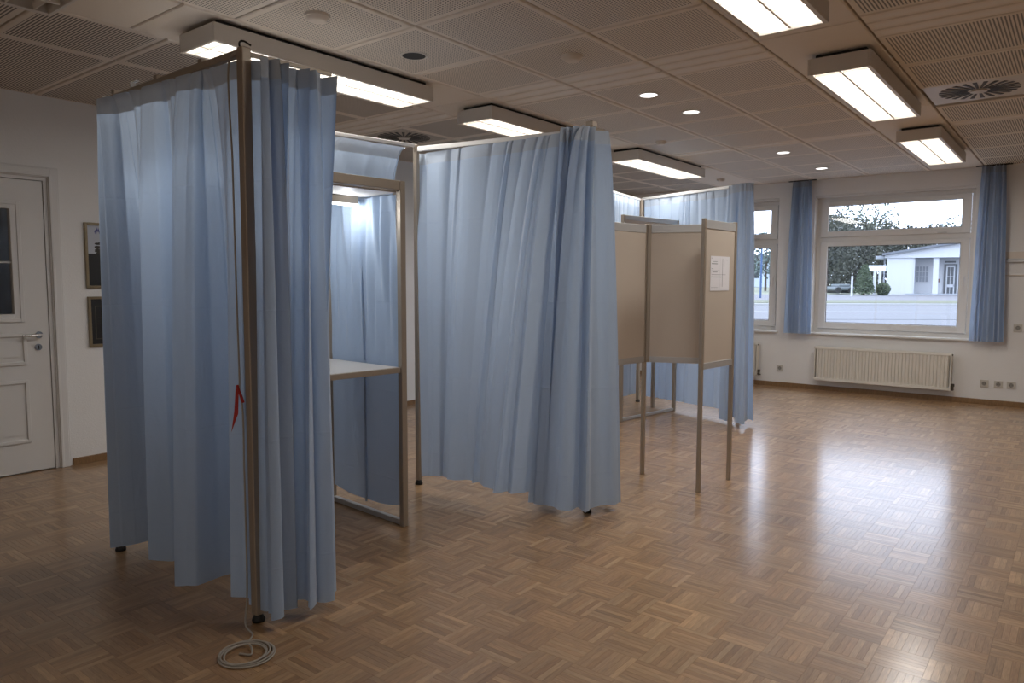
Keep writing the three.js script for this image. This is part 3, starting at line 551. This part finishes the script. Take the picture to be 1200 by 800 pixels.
/* ---------- laminate voting screen: three framed leaves on legs ---------- */
{
  const A = onY(752.5, 555, 0), Bp = onY(818, 577, 0), Cp = onY(853.5, 562, 0);
  const Lp = [A[0] - 0.05, A[1] + 0.40];
  const g = thing('voting_screen', 'three-leaf beige laminate voting screen with aluminium frame on thin legs', 'voting screen', [0, 0, 0]);
  const y0 = 0.805, y1 = 1.762, q = 0.026;
  const leaf = (a, b, legs, top = y1) => {
    const dx = b[0] - a[0], dz = b[1] - a[1], L = Math.hypot(dx, dz), turn = Math.atan2(-dz, dx);
    const lg = new THREE.Group(); lg.name = 'screen_leaf'; lg.position.set(a[0], 0, a[1]); lg.rotation.y = turn; g.add(lg);
    const post = (x, base) => mesh('leg', rbox(q, top + 0.008 - base, q, x, base + (top + 0.008 - base) / 2, 0, 0.004, 2), M.bronze, lg);
    post(0, legs[0] ? 0 : y0); post(L, legs[1] ? 0 : y0);
    mesh('top_profile', rbox(L - q, 0.055, 0.022, L / 2, top - 0.0275, 0, 0.003), M.alu, lg);
    mesh('bottom_profile', rbox(L - q, 0.042, 0.022, L / 2, y0 + 0.021, 0, 0.003), M.alu, lg);
    mesh('laminate_panel', box(L - q + 0.002, top - y0 - 0.09, 0.012, L / 2, (top - 0.055 + y0 + 0.042) / 2, 0), M.laminate, lg);
    return [lg, L, turn];
  };
  const [wingL] = leaf(Lp, A, [true, true]);
  mesh('latch', rbox(0.012, 0.05, 0.016, 0.02, 1.30, 0.014, 0.003), M.black, wingL);
  const ux = Cp[0] - A[0], uz = Cp[1] - A[1], ul = Math.hypot(ux, uz);
  leaf([A[0] + ux / ul * 0.024, A[1] + uz / ul * 0.024], [Cp[0] - ux / ul * 0.03, Cp[1] - uz / ul * 0.03], [false, false]);
  const [wingR, LR, turnR] = leaf(Bp, Cp, [true, true]);
  // notice taped to the outer face
  const cv = document.createElement('canvas'); cv.width = 420; cv.height = 310; const x = cv.getContext('2d');
  x.fillStyle = '#f0eef2'; x.fillRect(0, 0, 420, 310); x.strokeStyle = '#9a96a0'; x.fillStyle = '#6d6a74';
  const line = (x0, y0, w, h) => x.fillRect(x0, y0, w, h);
  line(20, 18, 16, 3); line(60, 48, 92, 3); line(25, 66, 130, 5); line(25, 112, 36, 3); line(45, 141, 110, 4); line(30, 164, 310, 2); line(25, 184, 220, 5); line(20, 280, 150, 2);
  line(262, 20, 6, 255); line(300, 36, 3, 60); line(212, 12, 1, 286); line(340, 30, 40, 2); x.strokeRect(22, 126, 180, 40); 
  const tx = new THREE.CanvasTexture(cv); tx.colorSpace = THREE.SRGBColorSpace;
  const n = mesh('notice_sheet', new THREE.PlaneGeometry(0.262, 0.225), S({ map: tx, roughness: 0.8, side: THREE.DoubleSide }));
  const ux2 = (Cp[0] - Bp[0]) / LR, uz2 = (Cp[1] - Bp[1]) / LR, s = 0.21;
  const nx = -uz2, nz = ux2;  // outer side: towards +x
  n.position.set(Bp[0] + ux2 * s + nx * 0.0085, 1.424, Bp[1] + uz2 * s + nz * 0.0085); n.rotation.y = turnR;
  tag(n, 'white printed notice taped to the right leaf of the voting screen', 'notice');
}

/* ---------- cable, ribbon ---------- */
{
  const cx = P1[0], cz = P1[1], p = [];
  const top = [cx - 0.045, 2.21, cz + 0.028];
  p.push([cx - 0.03, 2.225, cz + 0.015], top, [cx - 0.046, 1.8, cz + 0.03], [cx - 0.044, 1.3, cz + 0.03], [cx - 0.04, 0.98, cz + 0.03], [cx - 0.038, 0.93, cz + 0.032], [cx - 0.026, 0.88, cz + 0.03], [cx - 0.024, 0.6, cz + 0.03], [cx - 0.022, 0.2, cz + 0.032], [cx - 0.02, 0.1, cz + 0.036]);
  const cc = [-2.345, -1.415];
  const e = onY(296, 745, 0);
  p.push([cx + 0.03, 0.02, cz + 0.075], [e[0], 0.006, e[1]]);
  const R0 = 0.098;
  for (let k = 0; k <= 5 * 16; k++) { const a = 2.4 - k * Math.PI / 8, r = R0 - 0.006 * Math.floor(k / 16) + 0.006 * Math.sin(a * 1.3 + k * 0.05); p.push([cc[0] + r * Math.cos(a) * 1.0 + 0.004 * Math.sin(k * 0.11), 0.005 + 0.0015 * Math.floor(k / 16) + 0.001 * Math.sin(k), cc[1] - r * Math.sin(a) + 0.004 * Math.cos(k * 0.09)]); }
  p.push([cc[0] + 0.02, 0.006, cc[1] - 0.01], [cc[0] - 0.02, 0.005, cc[1] + 0.012]);
  const c = mesh('power_cable', tube(p, 0.0036, 900, 7), M.cable);
  tag(c, 'thin beige cable running down the bronze post into a coil on the parquet', 'cable');
  const r = mesh('ribbon', [tube([[cx - 0.046, 0.955, cz + 0.036], [cx - 0.036, 0.945, cz + 0.04], [cx - 0.022, 0.915, cz + 0.036], [cx - 0.018, 0.89, cz + 0.03]], 0.006, 20, 6), (() => { const s = new THREE.Shape(); s.moveTo(-0.006, 0); s.lineTo(0.006, 0); s.lineTo(0.001, -0.1); s.lineTo(-0.028, -0.172); s.lineTo(-0.014, -0.09); s.closePath(); return new THREE.ExtrudeGeometry(s, { depth: 0.0015, bevelEnabled: false }).rotateY(YAW * 0.9).translate(cx - 0.038, 0.945, cz + 0.042); })()], M.ribbon);
  tag(r, 'red ribbon tied round the cable on the bronze post', 'ribbon');
}

/* ---------- radiators ---------- */
function radiator(x0, x1, label) {
  const y0 = 0.135, y1 = 0.568, d = 0.085, zf = ZF + 0.125;
  const g = thing('radiator', label, 'radiator', [0, 0, 0], 0, 'panel radiators under the windows');
  const s = new THREE.Shape(), n = 40, pw = (x1 - x0 - 0.05) / n; s.moveTo(x0 + 0.025, 0);
  for (let k = 0; k < n; k++) { const a = x0 + 0.025 + k * pw; s.lineTo(a + pw * 0.2, -0.004); s.lineTo(a + pw * 0.34, 0.011); s.lineTo(a + pw * 0.7, 0.011); s.lineTo(a + pw * 0.84, -0.004); }
  s.lineTo(x1 - 0.025, 0); s.lineTo(x1 - 0.025, -0.012); s.lineTo(x0 + 0.025, -0.012); s.closePath();
  mesh('front_panel', new THREE.ExtrudeGeometry(s, { depth: y1 - y0 - 0.07, bevelEnabled: false }).rotateX(Math.PI / 2).translate(0, y1 - 0.034, zf - 0.004), M.radiator, g);
  mesh('panel_edge', [rbox(x1 - x0 - 0.02, 0.042, 0.02, (x0 + x1) / 2, y0 + 0.021, zf - 0.006, 0.008, 2), rbox(x1 - x0 - 0.02, 0.034, 0.02, (x0 + x1) / 2, y1 - 0.017, zf - 0.006, 0.008, 2)], M.radiator, g);
  mesh('back_panel', box(x1 - x0 - 0.04, y1 - y0 - 0.02, 0.014, (x0 + x1) / 2, (y0 + y1) / 2, zf - d), M.radiator, g);
  for (const x of [x0 + 0.006, x1 - 0.006]) mesh('side_cover', rbox(0.012, y1 - y0 - 0.01, d + 0.01, x, (y0 + y1) / 2, zf - d / 2 + 0.002, 0.003), M.radiator, g);
  const gr = []; for (let k = 0; k < 60; k++) gr.push(box(0.004, 0.006, d - 0.01, x0 + 0.02 + k * (x1 - x0 - 0.04) / 59, y1 - 0.003, zf - d / 2));
  mesh('top_grille', [...gr, box(x1 - x0 - 0.02, 0.006, 0.012, (x0 + x1) / 2, y1 - 0.003, zf - d + 0.01)], M.radiator, g);
  mesh('valve', [cyl(0.012, 0.012, 0.05, x1 + 0.018, y0 + 0.03, zf - 0.03, 12), cyl(0.018, 0.018, 0.03, x1 + 0.018, y0 + 0.065, zf - 0.03, 12), cyl(0.009, 0.009, 0.04, 0, 0, 0, 10).rotateZ(Math.PI / 2).translate(x1 + 0.006, y0 + 0.02, zf - 0.03), cyl(0.008, 0.008, 0.06, 0, 0, 0, 10).rotateX(Math.PI / 2).translate(x1 + 0.018, y0 + 0.01, zf - 0.06)], M.gasket, g);
  mesh('air_vent', [rbox(0.012, 0.02, 0.02, x1 + 0.003, y1 - 0.02, zf - 0.03, 0.003), rbox(0.012, 0.03, 0.02, x0 - 0.004, y1 - 0.02, zf - 0.03, 0.003)], M.gasket, g);
}
radiator(-2.655, -1.152, 'long cream panel radiator below the large window');
radiator(-4.87, -3.385, 'cream radiator mostly hidden behind the far booth curtain');

/* ---------- sockets, wall rail ---------- */
function socket(x, y, label) {
  const g = thing('wall_socket', label, 'socket', [x, y, ZF], 0, 'wall sockets on the window wall');
  mesh('cover_plate', rbox(0.082, 0.082, 0.012, 0, 0, 0.006, 0.004, 2), M.socket, g);
  mesh('recess', new THREE.LatheGeometry([[0.001, 0.0122], [0.018, 0.0122], [0.021, 0.0145], [0.023, 0.0145], [0.024, 0.011]].map(a => new THREE.Vector2(...a)), 24).rotateX(Math.PI / 2), M.socketWell, g);
  mesh('contact_holes', [cyl(0.0035, 0.0035, 0.002, 0, 0, 0, 10).rotateX(Math.PI / 2).translate(-0.0095, 0, 0.0125), cyl(0.0035, 0.0035, 0.002, 0, 0, 0, 10).rotateX(Math.PI / 2).translate(0.0095, 0, 0.0125), box(0.006, 0.006, 0.004, 0, 0.017, 0.0135), box(0.006, 0.006, 0.004, 0, -0.017, 0.0135)], M.gasket, g);
}
socket(-3.121, 0.245, 'single wall socket between radiator and far booth curtain');
socket(-0.838, 0.239, 'wall socket first in the row of three, closest to the radiator');
socket(-0.705, 0.239, 'middle wall socket in the row of three');
socket(-0.586, 0.239, 'wall socket at the end of the row of three, furthest from radiator');
socket(-0.554, 0.879, 'wall switch socket beside the window curtain at sill height');
{
  const g = thing('wall_rail', 'horizontal metal wall rail beside the window curtain', 'wall rail', [0, 0, 0]);
  const x0 = -0.80, x1 = 0.9, xm = (x0 + x1) / 2, L = x1 - x0;
  mesh('back_plate', box(L, 0.075, 0.012, xm, 1.676, ZF + 0.006), M.panel, g);
  mesh('ledge', rbox(L, 0.04, 0.035, xm, 1.617, ZF + 0.0175, 0.006, 2), M.alu, g);
  mesh('lower_bead', rbox(L, 0.014, 0.014, xm, 1.455, ZF + 0.007, 0.003), M.panel, g);
}

/* ---------- framed pictures ---------- */
function picture(z0, z1, y0, y1, label, draw) {
  const g = thing('framed_picture', label, 'picture', [XL, (y0 + y1) / 2, (z0 + z1) / 2], Math.PI / 2, 'framed pictures by the door');
  const w = Math.abs(z1 - z0), h = y1 - y0, t = 0.02;
  mesh('frame', [rbox(t, h, 0.022, -w / 2 + t / 2, 0, 0.011), rbox(t, h, 0.022, w / 2 - t / 2, 0, 0.011), rbox(w - 2 * t, t, 0.021, 0, -h / 2 + t / 2, 0.01), rbox(w - 2 * t, t, 0.02, 0, h / 2 - t / 2, 0.01)], M.frameWood, g);
  const cv = document.createElement('canvas'); cv.width = 256; cv.height = Math.round(256 * h / w); draw(cv.getContext('2d'), cv.width, cv.height);
  const tx = new THREE.CanvasTexture(cv); tx.colorSpace = THREE.SRGBColorSpace;
  mesh('print', box(w - 2 * t + 0.004, h - 2 * t + 0.004, 0.004, 0, 0, 0.007), P({ map: tx, roughness: 0.5, clearcoat: 0.2, clearcoatRoughness: 0.05 }), g);
}
picture(-2.318, -2.70, 1.312, 1.80, 'framed landscape print with pale sky above dark trees', (x, w, h) => {
  x.fillStyle = '#b9bcc4'; x.fillRect(0, 0, w, h * 0.5); x.fillStyle = '#16120e'; x.fillRect(0, h * 0.47, w, h);
  x.fillStyle = '#2c2417'; for (let i = 0; i < 90; i++) { x.beginPath(); x.ellipse(w * (0.2 + 0.7 * rnd()), h * (0.2 + 0.28 * Math.sqrt(rnd())), 15, 6, 0, 0, 7); x.fill(); }
  x.strokeStyle = '#2b2c7c'; x.lineWidth = 3; x.beginPath(); for (let i = 0; i < 40; i++) x.lineTo(w * (0.16 + i * 0.009), h * (0.09 + 0.03 * Math.sin(i * 1.9) + 0.01 * Math.sin(i * 0.7))); x.stroke();
  x.fillStyle = '#221b14'; for (let i = 0; i < 30; i++) x.fillRect(w * rnd(), h * (0.55 + 0.4 * rnd()), w * 0.2, 3);
});
picture(-2.322, -2.70, 0.872, 1.25, 'dark framed print hanging under the landscape print', (x, w, h) => {
  x.fillStyle = '#171310'; x.fillRect(0, 0, w, h); x.strokeStyle = '#4a4032'; x.lineWidth = 5; x.strokeRect(w * 0.1, h * 0.16, w, h * 0.72); x.fillStyle = '#0e0b09'; x.fillRect(w * 0.12, h * 0.18, w, h * 0.68); x.fillStyle = '#221d17'; for (let i = 0; i < 20; i++) x.fillRect(w * rnd(), h * (0.3 + 0.5 * rnd()), w * 0.15, 3);
});

/* ---------- outdoors ---------- */
{
  // ground rises gently away from the building
  const groundY = (dep) => -0.02 + 0.0135 * dep;
  const fwd = new THREE.Vector3(-Math.sin(YAW), 0, -Math.cos(YAW)), rgt = new THREE.Vector3(Math.cos(YAW), 0, -Math.sin(YAW));
  const place = (u, y, dep) => new THREE.Vector3().addScaledVector(fwd, dep).addScaledVector(rgt, u).setY(y);
  const strip = (name, d0, d1, lift, color, rough = 0.9) => {
    const P = [], I = []; const pts4 = [place(-150, groundY(d0) + lift, d0), place(250, groundY(d0) + lift, d0), place(250, groundY(d1) + lift, d1), place(-150, groundY(d1) + lift, d1)];
    const low = pts4.map(p => p.clone().setY(p.y - 0.3)); const all = [...pts4, ...low]; for (const p of all) P.push(p.x, p.y, p.z);
    I.push(0, 1, 2, 0, 2, 3, 4, 6, 5, 4, 7, 6, 0, 4, 5, 0, 5, 1, 3, 2, 6, 3, 6, 7);
    const g = new THREE.BufferGeometry(); g.setAttribute('position', new THREE.Float32BufferAttribute(P, 3)); g.setIndex(I); const gg = g.toNonIndexed(); gg.computeVertexNormals(); metricUV(gg);
    return struct(name, gg, S({ color: color, roughness: rough, side: THREE.DoubleSide }));
  };
  { const gn = span(-60, 60, -0.9, -0.4, -40, 40); struct('ground_court', gn, S({ color: lin(0.24, 0.24, 0.25), roughness: 0.9 })); }
  strip('ground', 16, 180, -0.06, lin(0.20, 0.21, 0.15));
  strip('road', 17, 31.5, 0.0, lin(0.125, 0.125, 0.133));
  strip('road_kerb', 31.5, 31.9, 0.09, lin(0.3, 0.3, 0.3));
  strip('verge', 31.9, 33.5, 0.03, lin(0.11, 0.11, 0.115)); strip('grass_verge', 33.5, 37, 0.05, lin(0.11, 0.115, 0.07)); strip('pavement', 37, 47.5, 0.04, lin(0.135, 0.132, 0.14));
  strip('lane_line', 26.2, 26.4, 0.01, lin(0.3, 0.3, 0.31)); strip('lane_marking', 22, 22.15, 0.01, lin(0.12, 0.12, 0.13));
  const glassPane = S({ color: lin(0.14, 0.16, 0.19), roughness: 0.3 }), white = S({ color: lin(0.46, 0.475, 0.50), roughness: 0.8 }), grey = S({ color: lin(0.28, 0.30, 0.33), roughness: 0.7 }), dark = S({ color: lin(0.05, 0.06, 0.07), roughness: 0.3 }), roofM = S({ color: lin(0.13, 0.14, 0.16), roughness: 0.8 });
  // white house: local u to the right, v up, origin at pixel column 1037 on its facade
  const dep = 48, k = dep / F, gy = groundY(dep) + 0.05, o = place((1037 - 600) * k, gy, dep);
  const h = thing('white_house', 'white single storey house with pillars across the street', 'house', [o.x, gy, o.z], YAW - Math.atan(437 / F));
  const th0 = Math.atan(437 / F), px = (x) => dep / Math.cos(th0) * Math.tan(Math.atan((x - 600) / F) - th0), py = (y) => CAM_H + (400 - F * Math.tan(-PITCH) + 1.1 - y) * k - gy;   // photo column / row on the facade
  const horizon = 400 - F * Math.tan(-PITCH) - 1.0, vy = (y) => CAM_H + (horizon - y) * k - gy;
  const X0 = px(1037), X1 = px(1215), yB = -0.25, yPorch = vy(301);
  // facade wall pieces
  mesh('wall', [span(X0, px(1067), yB, vy(296), -5, 0), span(px(1067), X1, yB, vy(297), -5, -1.3)], white, h);
  const gs = new THREE.Shape(); gs.moveTo(px(1034), vy(300.5)); gs.lineTo(px(1034), vy(297)); gs.lineTo(px(1130), vy(284)); gs.lineTo(px(1215), vy(297)); gs.lineTo(px(1215), vy(300.5)); gs.closePath();
  mesh('gable', new THREE.ExtrudeGeometry(gs, { depth: 5, bevelEnabled: false }).translate(0, 0, -4.9), white, h);
  for (const [xa, ya, xb, yb] of [[1031, 297.5, 1130, 283.5], [1130, 283.5, 1218, 297.5]]) { const a = [px(xa), vy(ya) + 0.06, -2.4], b = [px(xb), vy(yb) + 0.06, -2.4]; const L = Math.hypot(b[0] - a[0], b[1] - a[1]); mesh('roof', box(L, 0.14, 5.6, 0, 0, 0).rotateZ(Math.atan2(b[1] - a[1], b[0] - a[0])).translate((a[0] + b[0]) / 2, (a[1] + b[1]) / 2, -2.4), roofM, h); }
  for (const [a, b] of [[1065, 1069.5], [1091, 1097.5], [1150, 1156]]) mesh('pillar', span(px(a), px(b), -0.1, vy(300), -0.45, -0.05), white, h);
  mesh('porch_step', span(px(1060), X1, yB, 0.06, -1.3, 0.15), grey, h);
  const win = mesh('window', [span(px(1071.5), px(1087), vy(329), vy(309), -1.34, -1.24)], white, h);
  for (let c = 0; c < 2; c++) for (let r = 0; r < 3; r++) { const a = px(1072.5 + c * 7.4), b = px(1079 + c * 7.4); mesh('pane', span(a, (a + b) / 2 - 0.02, vy(328 - r * 6.2), vy(322.5 - r * 6.2), -1.25, -1.23), glassPane, win); mesh('pane', span((a + b) / 2 + 0.02, b, vy(328 - r * 6.2), vy(322.5 - r * 6.2), -1.25, -1.23), glassPane, win); }
  const door = mesh('door', [span(px(1105.5), px(1121), 0.06, vy(307.5), -1.32, -1.22)], dark, h);
  mesh('door_leaf', [span(px(1108), px(1109.6), 0.06, vy(309), -1.23, -1.2), span(px(1117), px(1118.5), 0.06, vy(309), -1.23, -1.2), span(px(1108), px(1118.5), vy(311), vy(309), -1.23, -1.2), span(px(1108), px(1118.5), vy(334), vy(331), -1.23, -1.2), span(px(1108), px(1118.5), 0.06, vy(342.5), -1.23, -1.2), span(px(1112.8), px(1113.4), 0.06, vy(309), -1.23, -1.205), span(px(1108), px(1118.5), vy(322.3), vy(321.7), -1.23, -1.205)], white, door);
  mesh('door_sign', span(px(1106), px(1119), vy(306), vy(304), -1.3, -1.24), dark, h);
  mesh('plaque', span(px(1096.8), px(1101), vy(328.5), vy(324.5), -1.3, -1.24), S({ color: lin(0.16, 0.09, 0.08), roughness: 0.6 }), h);
  mesh('carport', [span(px(1023), px(1037), vy(301), vy(297.5), -4, -0.5), span(px(1033), px(1035), yB, vy(301), -1, -0.8)], grey, h);

  // vegetation: leaf clusters on a trunk
  const leafG = (list, sz) => {
    const P = [], N = [], C3 = []; const a = new THREE.Vector3(), b = new THREE.Vector3(), n = new THREE.Vector3();
    for (const [c, s, tone] of list) {
      n.set(rr(-1, 1), rr(-0.4, 1), rr(-1, 1)).normalize(); a.set(rr(-1, 1), rr(-1, 1), rr(-1, 1)).cross(n).normalize().multiplyScalar(s); b.copy(n).cross(a).multiplyScalar(0.6);
      const q = [c.clone().sub(a), c.clone().add(b), c.clone().add(a), c.clone().sub(b)]; n.copy(q[1]).sub(q[0]).cross(q[2].clone().sub(q[0])).normalize();
      for (const t of [0, 1, 2, 0, 2, 3]) { P.push(q[t].x, q[t].y, q[t].z); N.push(n.x, n.y, n.z); C3.push(...tone); }
    }
    const g = new THREE.BufferGeometry(); g.setAttribute('position', new THREE.Float32BufferAttribute(P, 3)); g.setAttribute('normal', new THREE.Float32BufferAttribute(N, 3)); g.setAttribute('color', new THREE.Float32BufferAttribute(C3, 3)); return g;
  };
  const leafM = P({ vertexColors: true, roughness: 0.9, side: THREE.DoubleSide, transmission: 0.25, thickness: 0 });
  const bark = S({ color: lin(0.07, 0.055, 0.045), roughness: 0.95 });
  const tree = (name, label, cat, pxC, rowBase, depT, hgt, rx, count, sz, tone, shape = 'round', group, trunkR = 0.18) => {
    const u = (pxC - 600) * depT / F, g0 = groundY(depT), at = place(u, g0, depT);
    const g = thing(name, label, cat, [at.x, g0, at.z], 0, group), list = [];
    for (let i = 0; i < count; i++) {
      let x, y, z;
      do { x = rr(-1, 1); y = rr(-1, 1); z = rr(-1, 1); } while (x * x + y * y + z * z > 1 || (shape === 'sparse' && rnd() > 0.35 + 0.65 * Math.abs(Math.sin(x * 7 + y * 4) * Math.cos(z * 6 + y * 5))));
      let cy, r = rx;
      if (shape === 'cone') { const t = (y + 1) / 2; cy = 0.05 + t * (hgt - 0.05); r = rx * Math.pow(1 - t, 0.7) + 0.08; const q = Math.hypot(x, z) || 1, m = Math.sqrt(rnd()); x = x / q * m; z = z / q * m; }
      else if (shape === 'ball') cy = hgt * 0.5 * (1 + y * 0.98);
      else cy = hgt * 0.62 + y * hgt * 0.4;
      const f = rr(0.7, 1.3); list.push([new THREE.Vector3(x * r, Math.max(0.05, cy), z * r), sz * rr(0.6, 1.2), [tone[0] * f, tone[1] * f, tone[2] * f]]);
    }
    mesh('foliage', leafG(list), leafM, g);
    const tg = [cyl(trunkR * 0.45, trunkR, hgt * 0.75, 0, hgt * 0.375, 0, 8)];
    if (shape === 'sparse' || shape === 'round') for (let i = 0; i < 9; i++) { const a = rr(0, 6.28), y0 = hgt * rr(0.3, 0.6), L = rr(0.5, 0.95) * rx; tg.push(tube([[0, y0, 0], [Math.cos(a) * L * 0.5, y0 + hgt * 0.12, Math.sin(a) * L * 0.5], [Math.cos(a) * L, y0 + hgt * 0.3, Math.sin(a) * L]], trunkR * 0.3, 8, 5)); }
    mesh('trunk', tg, bark, g);
  };
  tree('conical_shrub', 'dark green cone shaped conifer beside the white sign', 'shrub', 1011, 344, 45.5, 1.95, 0.62, 2600, 0.09, [0.075, 0.105, 0.055], 'cone', undefined, 0.08);
  tree('round_shrub', 'small rounded bush at the corner of the white house', 'shrub', 1033.5, 344, 45.5, 0.85, 0.42, 1200, 0.08, [0.075, 0.10, 0.05], 'ball', undefined, 0.05);
  const woods = [[968, 57, 6.0], [935, 62.5, 6.6], [1000, 62.5, 6.2], [1066, 63, 5.6], [975, 68, 7], [1030, 68.5, 6.6], [1092, 69, 6.2]];
  for (const [c, d2, hh] of woods) tree('woodland_tree', 'dark woodland tree standing behind the conifer and the house', 'tree', c, 340, d2, hh, 2.15, 3400, 0.16, [0.06, 0.064, 0.046], 'ball', 'dark trees behind the house', 0.16);
  tree('tall_tree', 'tall sparse tree rising above the woodland against white sky', 'tree', 1010, 340, 85, 9.9, 4.3, 1300, 0.2, [0.10, 0.12, 0.10], 'sparse', undefined, 0.3);
  tree('tall_tree', 'smaller sparse tree showing over the white house roof', 'tree', 1116, 340, 92, 8.6, 2.8, 700, 0.2, [0.10, 0.13, 0.12], 'sparse', undefined, 0.3);
  // sign on two posts
  { const d2 = 46.5, kk = d2 / F, p0 = place((1026 - 600) * kk, groundY(d2), d2), g = thing('street_sign', 'pale blue sign board on posts beside the conifer', 'sign', [p0.x, groundY(d2), p0.z], YAW); const yy = (y) => CAM_H + (horizon - y) * kk - groundY(d2), xx = (x) => (x - 1026) * kk;
    mesh('board', rbox(xx(1036) - xx(1016), yy(309) - yy(316), 0.08, 0, (yy(309) + yy(316)) / 2, 0, 0.01), S({ color: lin(0.6, 0.68, 0.72), roughness: 0.5 }), g); for (const a of [1022, 1028]) mesh('sign_post', span(xx(a), xx(a + 2.6), 0, yy(315.5), -0.06, 0.06), white, g); }
  { const d2 = 44, kk = d2 / F, p0 = place((997 - 600) * kk, groundY(d2), d2), g = mesh('white_post', cyl(0.055, 0.06, 1.25, 0, 0.62, 0, 12), white); g.position.set(p0.x, groundY(d2), p0.z); tag(g, 'slim white post standing left of the conifer', 'post'); }
  { const d2 = 52, kk = d2 / F, p0 = place((983 - 600) * kk, groundY(d2), d2), g = thing('parked_car', 'pale car parked under the dark trees', 'car', [p0.x, groundY(d2), p0.z], YAW); mesh('body', [rbox(1.4, 0.26, 1.6, 0, 0.34, 0, 0.08, 2), rbox(0.8, 0.2, 1.4, 0.05, 0.55, 0, 0.08, 2)], S({ color: lin(0.12, 0.14, 0.15), roughness: 0.3 }), g); for (const a of [-0.45, 0.45]) mesh('wheel', cyl(0.22, 0.22, 1.62, 0, 0, 0, 16).rotateX(Math.PI / 2).translate(a, 0.22, 0), M.black, g); }
  // seen through the left window
  { const d2 = 78, kk = d2 / F, p0 = place((850 - 600) * kk, groundY(d2), d2), g = thing('distant_house', 'pale distant house seen through the narrow window strip', 'house', [p0.x, groundY(d2), p0.z], YAW); mesh('wall', span(-9, 9, -0.3, 3.0, -6, 0), S({ color: lin(0.5, 0.56, 0.64), roughness: 0.8 }), g); mesh('roof', box(19, 0.3, 7.5, 0, 3.1, -3), roofM, g); for (let i = 0; i < 8; i++) mesh('window', span(-8 + i * 2.1, -7 + i * 2.1, 0.9, 2.1, -0.02, 0.04), dark, g); }
  for (const [c, d2, hh] of [[896, 58, 4.6]]) tree('garden_tree', 'loose garden tree before the distant pale house', 'tree', c, 340, d2, hh, 2.0, 900, 0.16, [0.12, 0.16, 0.15], 'sparse', undefined, 0.1);
  { const d2 = 40, kk = d2 / F, p0 = place((890.5 - 600) * kk, groundY(d2), d2), g = mesh('blue_post', cyl(0.05, 0.055, 3.2, 0, 1.6, 0, 12), S({ color: lin(0.025, 0.07, 0.17), roughness: 0.4 })); g.position.set(p0.x, groundY(d2), p0.z); tag(g, 'blue metal pole by the road seen through the left window', 'pole'); }
}

renderer.render(scene, camera);
